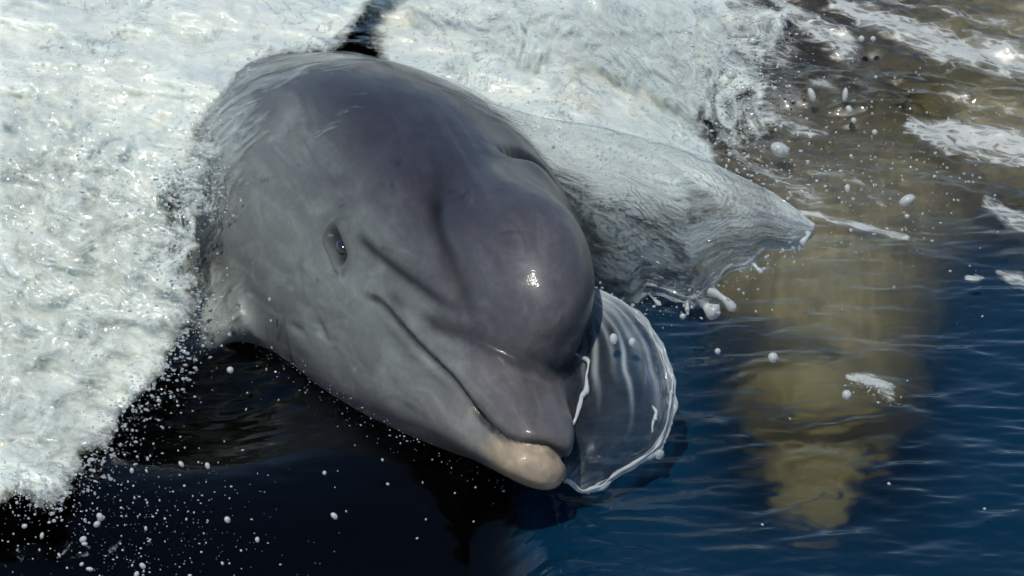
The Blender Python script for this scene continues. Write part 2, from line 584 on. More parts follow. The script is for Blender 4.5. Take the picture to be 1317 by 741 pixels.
def frame_matrix(tip, h, l, d):
    """Local metres (x forward, y left, z dorsal) -> world, from design-space axes."""
    M = np.eye(4)
    for j, ax in enumerate((h, l, d)):
        M[:3, j] = np.array(ax) @ B
    M[:3, 3] = to_world(tip)
    return Matrix(M.tolist())
def uv_sphere(nu=20, nv=12):
    V = [(0, 0, 1)]
    for i in range(1, nv):
        for j in range(nu):
            a_, b_ = math.pi * i / nv, 2 * math.pi * j / nu
            V.append((math.sin(a_) * math.cos(b_), math.sin(a_) * math.sin(b_), math.cos(a_)))
    V.append((0, 0, -1))
    F = []
    for j in range(nu):
        F.append((0, 1 + j, 1 + (j + 1) % nu, 1 + (j + 1) % nu))
    F = []
    for i in range(nv - 2):
        for j in range(nu):
            F.append((1 + i * nu + j, 1 + (i + 1) * nu + j, 1 + (i + 1) * nu + (j + 1) % nu, 1 + i * nu + (j + 1) % nu))
    return np.array(V), np.array(F)

dol = link("dolphin", None, label="grey dolphin with its wet head raised out of the water, facing right towards the viewer", category="dolphin")
dol.matrix_world = frame_matrix(TIP, H, LFT, DOR)
body_me = mesh_from("body", bend(DV2) * 0.01, DQ, skin.m, {"pigment": pig})
body = link("body", body_me, dol)
SV, SF = uv_sphere()
up_e = EYE_UP - EYE_DN; up_e /= np.linalg.norm(up_e)
i_e = np.argmin(((DV - EYE) ** 2).sum(1))
n_e = DN[i_e]; fw_e = np.cross(up_e, n_e)
for sgn in (1, -1):
    ev = (EYE - n_e * 0.62) + SV[:, :1] * fw_e * 0.62 + SV[:, 1:2] * n_e * 0.62 + SV[:, 2:3] * up_e * 0.95
    ev = ev * np.array([1, sgn, 1])
    link("eye", mesh_from("eye", bend(ev) * 0.01, SF if sgn == 1 else SF[:, ::-1], eye_m.m), dol)

def copy_tree(o, parent=None):
    c = o.copy(); COL.objects.link(c)
    if parent:
        c.parent = parent
    for ch in [q for q in bpy.data.objects if q.parent == o]:
        copy_tree(ch, c)
    return c
def level_pose(u, v, depth_cm, back, pitch, roll=0.0):
    """Pose of a swimming dolphin: lip tip below the water at (u, v); back = design-space direction of the tail."""
    w = to_world(pix(u, v, water_z(v)))                    # seen through the surface there
    r = w - np.array(cam.matrix_world.translation); r /= np.linalg.norm(r)
    hor = r[:2] / 1.333
    r = np.array([hor[0], hor[1], -math.sqrt(1 - hor @ hor)])
    w = w + r * (depth_cm * 0.01 / -r[2])
    h = np.array([-math.sin(back) * math.cos(pitch), -math.cos(back) * math.cos(pitch), math.sin(pitch)])
    l = np.cross([0, 0, 1], h); l /= np.linalg.norm(l); d = np.cross(h, l)
    l, d = l * math.cos(roll) + d * math.sin(roll), d * math.cos(roll) - l * math.sin(roll)
    M = np.eye(4); M[:3, 0] = h; M[:3, 1] = l; M[:3, 2] = d; M[:3, 3] = w
    return Matrix(M.tolist())
def relax(V, Q, n, w):
    """Smoothed copy of the head for an animal whose creases the water blurs away."""
    V = V.copy()
    a_, b_ = Q.ravel(), np.roll(Q, -1, 1).ravel()
    cnt_ = np.maximum(np.bincount(a_, minlength=len(V)) + np.bincount(b_, minlength=len(V)), 1)
    for _ in range(n):
        S = np.stack([np.bincount(a_, V[b_, k], len(V)) + np.bincount(b_, V[a_, k], len(V)) for k in range(3)], 1) / cnt_[:, None]
        V += (S - V) * w[:, None]
    return V
DV_soft = relax(DV, DQ, 260, 0.9 * sstep(-36, -24, DV[:, 0]) * sstep(-2.0, -5.5, DV[:, 0]))
DV_soft[:, 1] *= 1 + 0.42 * np.exp(-((DV[:, 0] + 13) / 7.5) ** 2)
DV_soft[:, 2] += 1.6 * np.exp(-((DV[:, 0] + 9.5) / 4.5) ** 2) * sstep(-2, 2, DV[:, 2])
d2 = copy_tree(dol)
d2["label"] = "second dolphin wholly under the water on the right, blurred and yellowish"
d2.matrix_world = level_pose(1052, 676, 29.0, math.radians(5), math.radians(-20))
for ch in d2.children:
    if ch.name.startswith("body"):                       # pale yellow painted on to lift its brightness under water
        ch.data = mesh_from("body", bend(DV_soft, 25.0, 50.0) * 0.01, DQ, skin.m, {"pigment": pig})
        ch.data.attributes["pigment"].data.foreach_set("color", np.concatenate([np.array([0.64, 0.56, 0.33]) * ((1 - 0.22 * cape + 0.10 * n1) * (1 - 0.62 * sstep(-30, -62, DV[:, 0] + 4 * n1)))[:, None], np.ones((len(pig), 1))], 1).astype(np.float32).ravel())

d3 = copy_tree(d2)
d3["label"] = "third dolphin under the water at the right edge, a blurred olive shape beneath foam"
d3.matrix_world = level_pose(1294, 372, 29.0, math.radians(10), math.radians(-20))

# ------------------------------------------------------------------ water
def poly_dist(u, v, line):
    """Distance in photo pixels from (u, v) to a polyline, and the parameter along it."""
    best = np.full(np.shape(u), 1e9, np.float32); par = np.zeros_like(best)
    n = len(line) - 1
    for i in range(n):
        (a0, a1), (b0, b1) = line[i], line[i + 1]
        dx, dy = b0 - a0, b1 - a1
        t = np.clip(((u - a0) * dx + (v - a1) * dy) / (dx * dx + dy * dy), 0, 1)
        d = np.hypot(u - a0 - t * dx, v - a1 - t * dy)
        m = d < best
        best[m] = d[m]; par[m] = ((i + t) / n)[m]
    return best, par
def poly_signed(u, v, poly):
    """Signed distance to a closed polygon, positive inside."""
    ins = np.zeros(np.shape(u), bool)
    n = len(poly)
    for i in range(n):
        (x0, y0), (x1, y1) = poly[i], poly[(i + 1) % n]
        c_ = ((y0 > v) != (y1 > v)) & (u < (x1 - x0) * (v - y0) / (y1 - y0 + 1e-12) + x0)
        ins ^= c_
    d, _ = poly_dist(u, v, list(poly) + [poly[0]])
    return np.where(ins, d, -d)

wat = NT("water_surface")
fres = wat.new("Fresnel"); fres.inputs["IOR"].default_value = 1.333
gl = wat.new("BsdfGlossy")
gl.inputs["Roughness"].default_value = 0.04
tr = wat.new("BsdfRefraction")
tr.inputs["IOR"].default_value = 1.333
tr.inputs["Roughness"].default_value = 0.20
tr.inputs["Color"].default_value = (0.97, 0.98, 0.97, 1)
mx = wat.new("MixShader")
upw_a = wat.attr("upwell_paint")
upw_d = wat.new("BsdfDiffuse"); upw_d.inputs["Color"].default_value = (0.0008, 0.016, 0.036, 1)  # navy put into the colour for blue light welling up
upw_m = wat.new("MixShader"); wat.link(upw_a.outputs["Fac"], upw_m.inputs[0]); wat.link(tr.outputs[0], upw_m.inputs[1]); wat.link(upw_d.outputs[0], upw_m.inputs[2])
wat.link(fres.outputs[0], mx.inputs[0]); wat.link(upw_m.outputs[0], mx.inputs[1]); wat.link(gl.outputs[0], mx.inputs[2])
fo = wat.attr("foam"); mu = wat.attr("murk")
wc = wat.coords((1, 1, 1))
fw0 = wat.coords((1, 1, 1), (0, 0, 0.6))
fwm = wat.new("Mapping"); fwm.inputs["Scale"].default_value = (0.30, 0.95, 1); wat.link(fw0, fwm.inputs["Vector"])
fw = fwm.outputs[0]
lace = wat.noise(60, 6, 0.66, fw, 1.8)
cell = wat.new("TexVoronoi"); cell.feature = 'DISTANCE_TO_EDGE'; cell.inputs["Scale"].default_value = 85
wv = wat.new("VectorMath"); wv.operation = 'ADD'
nz = wat.new("TexNoise"); nz.inputs["Scale"].default_value = 50; nz.inputs["Detail"].default_value = 3
wat.link(fw, nz.inputs["Vector"])
sc2 = wat.new("VectorMath"); sc2.operation = 'SCALE'; sc2.inputs["Scale"].default_value = 0.03
wat.link(nz.outputs["Color"], sc2.inputs[0])
wat.link(fw, wv.inputs[0]); wat.link(sc2.outputs[0], wv.inputs[1])
wat.link(wv.outputs[0], cell.inputs["Vector"])
web_w = wat.ramp(cell.outputs["Distance"], [(0.0, 1.0), (0.16, 0.0)])
fsum = wat.math('ADD', wat.math('MULTIPLY', fo.outputs["Fac"], 1.0), wat.math('ADD', wat.math('MULTIPLY', lace, 1.5), wat.math('MULTIPLY', web_w, wat.math('MULTIPLY', fo.outputs["Fac"], 0.5))))
fmask = wat.math('MULTIPLY', wat.math('MULTIPLY', wat.math('SUBTRACT', fsum, 1.12), 1.5, clamp=True), 0.9)
murk = wat.math('MULTIPLY', mu.outputs["Fac"], wat.ramp(wat.noise(26, 5, 0.6, wat.coords((1.2, 0.45, 1), (0, 0, 0.5)), 0.8), [(0.3, 0.35), (0.7, 1.0)]))
wp = wat.p
wat.set(Roughness=0.35)
wat.link(wat.mix(fmask, (0.095, 0.088, 0.066), (0.46, 0.49, 0.47)), wp.inputs["Base Color"])
mx2 = wat.new("MixShader")
wat.link(wat.math('MAXIMUM', fmask, murk), mx2.inputs[0])
wat.link(mx.outputs[0], mx2.inputs[1]); wat.link(wp.outputs[0], mx2.inputs[2])
wat.link(mx2.outputs[0], wat.out.inputs["Surface"])
wb = wat.bump(wat.noise(120, 3, 0.5, wat.coords((0.8, 0.45, 1))), 0.10, 0.002)
for nd in (gl, fres, wp):
    wat.link(wb, nd.inputs["Normal"])
va = wat.new("VolumeAbsorption")
va.inputs["Color"].default_value = (0.78, 0.72, 0.02, 1)
va.inputs["Density"].default_value = 1.7
wat.link(va.outputs[0], wat.out.inputs["Volume"])

def grow_axis(lo, hi, step, far0, far1, grow=1.25):
    a_ = list(np.arange(lo, hi, step)); d = step
    while a_[-1] < far1:
        d *= grow; a_.append(a_[-1] + d)
    d = step
    while a_[0] > far0:
        d *= grow; a_.insert(0, a_[0] - d)
    return np.array(a_)
p_near = to_world(pix(658, 760, water_z(760))); p_far = to_world(pix(658, -20, water_z(-20)))
xg = grow_axis(-0.56, 0.56, 0.0026, -300, 300)
yg = grow_axis(p_near[1] - 0.05, p_far[1] + 0.05, 0.0030, -300, 600)
XX, YY = np.meshgrid(xg, yg, indexing='ij')
WP = np.stack([XX, YY, np.zeros_like(XX)], -1)
WUV = unpix(from_world(WP.reshape(-1, 3))).reshape(XX.shape + (2,))
UU, VV = WUV[..., 0], WUV[..., 1]
fade = np.exp(-np.maximum(np.maximum(np.abs(XX) - 0.7, np.maximum(YY - p_far[1] - .1, p_near[1] - .1 - YY)), 0) / 0.6)
def n3(ax, ay, oz, oc=3, rot=0.0):
    c_, s_ = math.cos(rot), math.sin(rot)
    return fbm(np.stack([(XX * c_ + YY * s_) * ax, (-XX * s_ + YY * c_) * ay, 0 * XX + oz], -1), oc)
calm = sstep(700, 630, UU) * sstep(430, 560, VV)                  # smooth dark slick below the dolphin
chop = sstep(330, 120, VV) * sstep(820, 1000, UU)                 # wake at the upper right
hgt = (0.0012 * n3(30, 85, 0.0) + 0.0014 * n3(17, 46, 5.0, 2, 0.35) + 0.0012 * n3(21, 40, 8.0, 2, -0.5) + 0.0018 * n3(8, 20, 3.0, 2)) * (1 - 0.72 * calm) * (1 + 0.8 * chop)
hgt += chop * (0.0065 * n3(6, 22, 7.0, 3, -0.5) + 0.0045 * n3(18, 52, 9.0, 3, -0.5) + 0.0016 * n3(50, 120, 19.0, 2, -0.4))
hgt += 0.003 * n3(4, 7, 13.0, 2)
for (cu, cv, r_, a_) in ((1092, 578, 16, .0011), (1045, 606, 14, .0011), (1063, 640, 10, .0008), (935, 482, 12, .0008), (880, 486, 9, .0006), (1010, 540, 11, .0007), (1180, 470, 9, .0006)):
    c0 = to_world(pix(cu, cv, water_z(cv)))
    rr = np.hypot(XX - c0[0], YY - c0[1]) / U
    hgt += 0.45 * a_ * np.cos(rr / r_ * 2.4) * np.exp(-((rr - 1.2 * r_) / (1.5 * r_)) ** 2)
hgt -= 0.034 * np.exp(-((UU - 235) / 170) ** 2 - ((VV - 500) / 100) ** 2)
SLICK = 0.060
wob0 = 9 * n3(9, 6, 61.0, 2)
hgt -= SLICK * sstep(720, 600, UU + 2 * wob0) * sstep(0, 1, (VV - 560) / 190)
hgt = hgt * fade
WP[..., 2] = hgt
# foam floating on the wake, murky aerated water round it
foam_w = np.zeros_like(XX)
blue_w = sstep(648, 690, UU + 0.5 * wob0) * sstep(330, 470, VV + 0.15 * (UU - 660)) * (1 - 0.95 * np.exp(-((UU - 1060) / 150) ** 4 - ((VV - 470) / 230) ** 4))  # painted upwelling light, ending sharply at the edge of the black shadow
wob = 9 * n3(14, 9, 21.0, 3)
for line, wd, am in (([(1075, 12), (1150, 36), (1225, 62), (1330, 86)], 15, 1.0), ([(985, -5), (1030, 30), (1075, 52), (1095, 58)], 14, .95),
                     ([(1165, 163), (1230, 178), (1330, 192)], 17, .95), ([(1225, 196), (1330, 212)], 10, .7), ([(1022, 272), (1085, 282), (1128, 291), (1160, 303)], 5, .9),
                     ([(1272, 262), (1330, 296)], 15, .85), ([(1285, 352), (1330, 366)], 9, .8), ([(1040, 222), (1100, 236), (1128, 262)], 5, .6), ([(930, 120), (985, 150), (1050, 160)], 9, .7),
                     ([(1140, 120), (1230, 132), (1330, 160)], 5, .55), ([(1120, -5), (1230, 22), (1330, 48)], 7, .6), ([(950, 205), (1010, 232), (1050, 262)], 14, .6),
                     ([(1240, 355), (1262, 361)], 5, .9), ([(1096, 490), (1122, 495), (1150, 512)], 8, 1.0), ([(940, 60), (1010, 95), (1075, 120)], 6, .5)):
    d_, t_ = poly_dist(UU + wob, VV + 0.5 * wob, line)
    foam_w = np.maximum(foam_w, am * np.exp(-(d_ / (1.15 * wd * (0.55 + 0.6 * sstep(0, .5, np.minimum(t_, 0.6))))) ** 2))
#foam_w = np.maximum(foam_w, 0.75 * sstep(1010, 905, UU + 2 * wob) * sstep(235, 150, VV + wob) * sstep(700, 800, UU))
foam_w = np.maximum(foam_w, (0.50 + 0.35 * n3(16, 9, 41.0, 3, -0.4)) * sstep(1110, 960, UU + 2 * wob) * sstep(300, 225, VV + wob) * sstep(700, 800, UU))
murk_w = 0.50 * sstep(860, 960, UU + 3 * wob) * sstep(330, 230, VV - 0.12 * (UU - 1000) + 2 * wob) * (0.75 + 0.6 * n3(12, 5, 31.0, 3, -0.3))
murk_w = np.maximum(murk_w, 0.16 * np.exp(-((UU - 1060) / 190) ** 2 - ((VV - 340) / 110) ** 2))
nx_, ny_ = XX.shape
ii = np.arange(nx_ * ny_).reshape(nx_, ny_)
WQ = np.stack([ii[:-1, :-1], ii[1:, :-1], ii[1:, 1:], ii[:-1, 1:]], -1).reshape(-1, 4)
top = WP.reshape(-1, 3)
ring = np.concatenate([ii[:, 0], ii[-1, 1:], ii[-2::-1, -1], ii[0, -2:0:-1]])
skirt = top[ring].copy(); skirt[:, 2] = -4
k0 = len(top); nr = len(ring); r0 = np.arange(nr); r1 = (r0 + 1) % nr
SQ = np.stack([ring[r0], k0 + r0, k0 + r1, ring[r1]], 1)
BQ = np.array([[k0, k0 + 2 * (nx_ - 1) + (ny_ - 1), k0 + (nx_ - 1) + (ny_ - 1), k0 + nx_ - 1]])
pad = np.zeros(nr)
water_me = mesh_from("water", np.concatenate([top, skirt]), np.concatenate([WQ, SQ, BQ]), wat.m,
                     {"foam": np.concatenate([foam_w.ravel(), pad]), "upwell_paint": np.concatenate([blue_w.ravel(), pad]), "murk": np.concatenate([np.clip(murk_w, 0, 1).ravel(), pad])})
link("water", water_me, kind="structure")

# ------------------------------------------------------------------ whitewater
foam = NT("whitewater")
fc = foam.coords((1, 1, 1))
flow = foam.coords((1.0, 0.55, 1.7), (0.3, 0.5, 0.35))
big = foam.noise(9, 4, 0.55, fc, 1.0)
mid = foam.noise(26, 4, 0.50, flow, 1.2)
wet = foam.noise(105, 1.2, 0.5, foam.coords((0.8, 0.7, 1.2), (0.3, 0.4, 0.3)), 0.4)
tiny = foam.noise(210, 4, 0.65, fc)
thread = foam.noise(16, 6, 0.62, flow, 2.2)
crack = foam.math('MULTIPLY', foam.math('ABSOLUTE', foam.math('SUBTRACT', thread, 0.5)), 34.0, clamp=True)
patch = foam.noise(7.5, 3, 0.5, foam.coords((1, 1, 1), (0.4, 0.2, 0.1)), 0.6)
rough_w = foam.ramp(patch, [(0.40, 0.22), (0.58, 1.0)])
glit = foam.ramp(foam.noise(13, 3, 0.6, foam.coords((1, 1, 1), (1.1, 0.3, 0.8)), 0.8), [(0.50, 0.10), (0.64, 1.0)])
tone = foam.ramp(big, [(0.28, (0.54, 0.61, 0.53)), (0.44, (0.68, 0.71, 0.62)), (0.56, (0.55, 0.62, 0.555)), (0.66, (0.69, 0.71, 0.61)), (0.78, (0.60, 0.57, 0.40))])
tone = foam.mix(1.0, tone, foam.ramp(mid, [(0.30, 0.80), (0.46, 0.97), (0.6, 1.0), (0.75, 1.05)]), 'MULTIPLY')
tone = foam.mix(1.0, tone, foam.ramp(foam.math('MAXIMUM', crack, foam.ramp(patch, [(0.42, 0.0), (0.52, 1.0)])), [(0.0, 0.50), (0.7, 1.0)]), 'MULTIPLY')
foam.link(tone, foam.p.inputs["Base Color"])
foam.set(Roughness=0.5, Coat_Weight=1.0, Coat_Roughness=0.08, Coat_IOR=1.6, Subsurface_Weight=1.0, Subsurface_Scale=0.02)
foam.p.inputs["Subsurface Radius"].default_value = (1.0, 1.0, 0.95)
den = foam.attr("cover")
web = foam.math('ADD', foam.math('MULTIPLY', mid, 0.75), foam.math('MULTIPLY', tiny, 0.45))
al = foam.math('MULTIPLY', foam.math('SUBTRACT', foam.math('ADD', foam.math('MULTIPLY', den.outputs["Fac"], 1.25), web), 1.05), 2.4, clamp=True)
foam.link(al, foam.p.inputs["Alpha"])
h1 = foam.math('ADD', foam.math('MULTIPLY', mid, rough_w), foam.math('MULTIPLY', crack, 0.08))
h2 = foam.math('ADD', foam.math('MULTIPLY', mid, 0.35), foam.math('MULTIPLY', wet, foam.math('MULTIPLY', glit, 0.95)))
foam.link(foam.bump(h1, 0.16, 0.004), foam.p.inputs["Normal"])
foam.link(foam.bump(h2, 1.0, 0.009), foam.p.inputs["Coat Normal"])

def whitewater(name, poly, step, zfun, rim_w, rim_d, amp, warp, seed, holes=(), edge=1.0, cover=1.0, mat=None, **props):
    """Relief of broken water inside an outline, its border rolled back; vertices in true 3-D."""
    pl = np.array(poly, float)
    us = np.arange(pl[:, 0].min() - 24, pl[:, 0].max() + 24, step); vs_ = np.arange(pl[:, 1].min() - 24, pl[:, 1].max() + 24, step)
    Ug, Vg = np.meshgrid(us, vs_, indexing='ij')
    q = np.stack([Ug / 60, Vg / 60, 0 * Ug + seed], -1)
    wu = 13 * fbm(q, 4, 0.6); wv = 13 * fbm(q + 40, 4, 0.6)
    sd = poly_signed(Ug + wu, Vg + wv, poly)
    z = zfun(Ug, Vg)
    s_ = np.clip(sd / rim_w, 0, 1)
    z = z - rim_d * (1 - np.sqrt(np.clip(1 - (1 - s_) ** 2, 0, 1)))
    a_, b_ = warp
    qx = np.stack([(Ug * math.cos(a_) + Vg * math.sin(a_)) / b_[0], (-Ug * math.sin(a_) + Vg * math.cos(a_)) / b_[1], z / 90 + seed], -1)
    qx[..., :2] += 0.35 * np.stack([wu, wv], -1) / 30
    z = z + amp * (1.2 * fbm(qx * 0.36 + 9, 2) + 1.0 * fbm(qx, 3, 0.45) + 0.30 * ridged(qx * 2.3 + 5, 2) + 0.06 * ridged(qx * 7.1, 2))
    keep = sd > -6
    ids = np.full(Ug.shape, -1, np.int64); ids[keep] = np.arange(keep.sum())
    Q = np.stack([ids[:-1, :-1], ids[:-1, 1:], ids[1:, 1:], ids[1:, :-1]], -1).reshape(-1, 4)
    Q = Q[(Q >= 0).all(1)]
    u, v, zz, sdk = Ug[keep], Vg[keep], z[keep], sd[keep]
    sc_ = 1 - zz / DIST
    Pd = np.stack([(u - 658.5) * sc_, (370.5 - v) * sc_, zz], -1)
    dens = cover * (sstep(-4, 42 * edge, sdk) * 0.85 + 0.15 * sstep(34, 90, sdk))
    for (hu, hv, hr, ha) in holes:
        dens = dens - ha * np.exp(-((u - hu) ** 2 + (v - hv) ** 2) / hr ** 2)
    W = to_world(Pd)
    used = np.unique(Q); rm = np.full(len(W), -1); rm[used] = np.arange(len(used))
    return centred(name, W[used], rm[Q], mat or foam.m, attrs={"cover": np.clip(dens, 0, 1)[used]}, kind="stuff", **props)

LEFT = [(-480, -260), (580, -260), (540, -20), (500, 28), (452, 62), (438, 92), (360, 112), (315, 142), (290, 172), (298, 215), (288, 262), (246, 284), (246, 308), (256, 335),
        (276, 362), (286, 400), (262, 445), (232, 490), (200, 532), (160, 580), (118, 628), (75, 672), (20, 664), (-90, 650), (-260, 560), (-420, 380), (-500, 60)]
lz_v = [-300, 0, 100, 200, 300, 400, 500, 600, 680]; lz_z = [-1800, -1090, -850, -690, -585, -475, -330, -130, 20]
left_z = lambda u, v: np.interp(v, lz_v, lz_z) + 0.10 * np.maximum(120 - u, -400) * np.where(u < 0, 0.2, 1) - 18 - 0.55 * np.maximum(-60 - u, 0)
whitewater("foam_wave", LEFT, 1.9, left_z, 60, 90, 22, (0.35, (85, 40)), 3.1, edge=1.5, holes=((250, 235, 34, .5), (8, 150, 30, .25)), label="thick white foam breaking over the dolphin's flank on the left")
TOP = [(425, 84), (385, 108), (392, 78), (398, 56), (372, 36), (270, -5), (270, -240), (1180, -240), (1080, -70), (1030, 0), (1015, 60), (985, 100), (985, 160), (1000, 215), (960, 270), (890, 330), (760, 318), (690, 300), (600, 200), (450, 160)]
def top_z(u, v):
    h = 130 * sstep(960, 700, u) + 14
    return (WATER_C + h - CW * (370.5 - v)) / (SW - CW * (370.5 - v) / DIST) - 10
whitewater("foam_wave", TOP, 1.9, top_z, 55, 70, 20, (0.30, (80, 34)), 9.4, holes=((970, 95, 34, .55), (925, 160, 26, .4), (990, 20, 20, .4), (870, 130, 14, .3), (830, 150, 10, .3)), edge=3.4, label="churned white water behind the dolphin's head")
# a thin glassy layer of water and bubbles thrown over the foam
lacem = NT("bubbly_film")
lc = lacem.coords((1, 1, 1))
lflow = lacem.coords((1.0, 0.5, 1.8), (0.3, 0.5, 0.4))
l1 = lacem.noise(22, 7, 0.66, lflow, 2.4)
l2 = lacem.noise(120, 2, 0.5, lc, 0.5)
ld = lacem.attr("cover")
la = lacem.math('MULTIPLY', lacem.math('SUBTRACT', lacem.math('ADD', lacem.math('MULTIPLY', ld.outputs["Fac"], 0.55), l1), 0.93), 4.5, clamp=True)
lacem.set(Base_Color=(0.56, 0.61, 0.55, 1), Roughness=0.3, Coat_Weight=1.0, Coat_Roughness=0.08, Coat_IOR=1.5)
lacem.link(la, lacem.p.inputs["Alpha"])
lacem.link(lacem.bump(l2, 1.0, 0.006), lacem.p.inputs["Coat Normal"])
LACE = [(-200, 20), (120, 60), (250, 110), (330, 140), (335, 205), (340, 270), (306, 310), (330, 385), (290, 455), (215, 515), (150, 600), (95, 690), (40, 660), (-90, 620), (-220, 480)]
whitewater("splash_lace", LACE, 2.2, lambda u, v: left_z(u, v) + 34 + 0.9 * np.maximum(u - 225, 0), 40, 60, 18, (0.35, (60, 26)), 23.0, cover=0.95, edge=2.2, mat=lacem.m, label="lacy film of bubbles and water thrown over the left foam")

LACE_R = [(455, 70), (470, -60), (1130, -60), (1085, 30), (1045, 90), (1060, 160), (1030, 235), (985, 262), (900, 225), (780, 175), (650, 140), (560, 100)]
whitewater("splash_lace", LACE_R, 2.4, lambda u, v: top_z(u, v) + 32, 40, 40, 16, (0.30, (60, 26)), 31.0, cover=1.12, edge=2.2, mat=lacem.m, label="lacy film of bubbles over the white water behind the head")

LACE_B = [(-90, 630), (60, 640), (150, 630), (235, 560), (270, 600), (220, 690), (150, 800), (-90, 800)]
whitewater("splash_lace", LACE_B, 2.4, lambda u, v: water_z(v, 26), 30, 22, 16, (0.5, (46, 24)), 37.0, cover=0.62, edge=1.5, mat=lacem.m, label="torn scraps of foam over the dark water at the bottom left corner")

# ---- clear sheets of water
film = NT("clear_water_sheet")
film.n.remove(film.p)
fl_a = film.attr("flow")
mpf = film.new("Mapping"); mpf.inputs["Scale"].default_value = (6, 8, 1)
film.link(fl_a.outputs["Color"], mpf.inputs["Vector"])
st1 = film.noise(1.0, 4, 0.55, mpf.outputs[0], 2.2)
mpg = film.new("Mapping"); mpg.inputs["Scale"].default_value = (20, 30, 1)
film.link(fl_a.outputs["Color"], mpg.inputs["Vector"])
st2 = film.noise(1.0, 3, 0.5, mpg.outputs[0], 1.5)
wvt = film.new("TexWave"); wvt.wave_type = 'RINGS'; wvt.rings_direction = 'Z'
mpw = film.new("Mapping"); mpw.inputs["Location"].default_value = (-0.95, -0.25, 0); mpw.inputs["Scale"].default_value = (1.7, 1, 1)
film.link(fl_a.outputs["Color"], mpw.inputs["Vector"]); film.link(mpw.outputs[0], wvt.inputs["Vector"])
wvt.inputs["Scale"].default_value = 9; wvt.inputs["Distortion"].default_value = 9; wvt.inputs["Detail"].default_value = 2.5; wvt.inputs["Detail Scale"].default_value = 1.6
sep = film.new("SeparateColor"); film.link(fl_a.outputs["Color"], sep.inputs[0])
rings = film.math('MULTIPLY', wvt.outputs["Fac"], film.ramp(sep.outputs[0], [(0.2, 0.05), (0.6, 0.34)]))
mpz = film.new("Mapping"); mpz.inputs["Scale"].default_value = (5, 4, 1); film.link(fl_a.outputs["Color"], mpz.inputs["Vector"])
zone = film.noise(1.0, 3, 0.55, mpz.outputs[0], 0.8)
rings = film.math('MULTIPLY', rings, film.ramp(zone, [(0.42, 0.1), (0.58, 1.0)]))
hh = film.math('ADD', film.math('ADD', st1, rings), film.math('MULTIPLY', st2, 0.30))
fb = film.bump(hh, 1.0, 0.008)
ffr = film.new("Fresnel"); ffr.inputs["IOR"].default_value = 1.40; film.link(film.bump(hh, 1.0, 0.003), ffr.inputs["Normal"])
fgl = film.new("BsdfGlossy"); fgl.inputs["Roughness"].default_value = 0.05; film.link(fb, fgl.inputs["Normal"])
frf = film.new("BsdfRefraction"); frf.inputs["IOR"].default_value = 1.2; frf.inputs["Roughness"].default_value = 0.02; film.link(fb, frf.inputs["Normal"])
ftr = film.new("BsdfTransparent")
fcl = film.new("MixShader"); fcl.inputs[0].default_value = 0.40
film.link(ftr.outputs[0], fcl.inputs[1]); film.link(frf.outputs[0], fcl.inputs[2])
fm1 = film.new("MixShader"); film.link(ffr.outputs[0], fm1.inputs[0]); film.link(fcl.outputs[0], fm1.inputs[1]); film.link(fgl.outputs[0], fm1.inputs[2])
fdf = film.new("BsdfDiffuse"); fdf.inputs["Color"].default_value = (0.76, 0.82, 0.78, 1)
milk = film.attr("milk")
mk = film.math('MULTIPLY', film.math('MULTIPLY', milk.outputs["Fac"], film.ramp(zone, [(0.36, 0.5), (0.64, 1.3)])), film.ramp(hh, [(0.44, 0.12), (0.60, 0.40), (0.72, 0.95), (0.95, 1.3)]))
fm2 = film.new("MixShader"); ftl = film.new("BsdfTranslucent"); ftl.inputs["Color"].default_value = (0.74, 0.82, 0.77, 1)
fdt = film.new("MixShader"); fdt.inputs[0].default_value = 0.5; film.link(fdf.outputs[0], fdt.inputs[1]); film.link(ftl.outputs[0], fdt.inputs[2])
film.link(mk, fm2.inputs[0]); film.link(fm1.outputs[0], fm2.inputs[1]); film.link(fdt.outputs[0], fm2.inputs[2])
film.link(fm2.outputs[0], film.out.inputs["Surface"])

drop_m = NT("droplet")
drop_m.set(Base_Color=(0.62, 0.66, 0.65, 1), Roughness=0.2, Coat_Weight=1.0, Coat_Roughness=0.05, Coat_IOR=1.4, Transmission_Weight=0.45, IOR=1.33)
bead_m = NT("water_bead")
bead_m.set(Base_Color=(0.85, 0.9, 0.9, 1), Roughness=0.04, Transmission_Weight=0.75, IOR=1.33, Coat_Weight=1.0, Coat_Roughness=0.06)

dome = NT("clear_water_dome")
dome.n.remove(dome.p)
da = dome.attr("flow")
dmp = dome.new("Mapping"); dmp.inputs["Scale"].default_value = (5, 5, 1)
dome.link(da.outputs["Color"], dmp.inputs["Vector"])
dn = dome.noise(1.0, 3, 0.5, dmp.outputs[0], 1.2)
dbp = dome.bump(dn, 0.5, 0.006)
dfr = dome.new("Fresnel"); dfr.inputs["IOR"].default_value = 1.2; dome.link(dbp, dfr.inputs["Normal"])
dgl = dome.new("BsdfGlossy"); dgl.inputs["Roughness"].default_value = 0.04; dome.link(dbp, dgl.inputs["Normal"])
drf = dome.new("BsdfRefraction"); drf.inputs["IOR"].default_value = 1.08; drf.inputs["Roughness"].default_value = 0.0; dome.link(dbp, drf.inputs["Normal"])
dtr = dome.new("BsdfTransparent"); dtr.inputs["Color"].default_value = (0.93, 0.96, 0.97, 1)
dcl = dome.new("MixShader"); dcl.inputs[0].default_value = 0.4
dome.link(dtr.outputs[0], dcl.inputs[1]); dome.link(drf.outputs[0], dcl.inputs[2])
dm1 = dome.new("MixShader"); dome.link(dfr.outputs[0], dm1.inputs[0]); dome.link(dcl.outputs[0], dm1.inputs[1]); dome.link(dgl.outputs[0], dm1.inputs[2])
ddf = dome.new("BsdfDiffuse"); ddf.inputs["Color"].default_value = (0.55, 0.61, 0.62, 1)
dmk = dome.attr("milk")
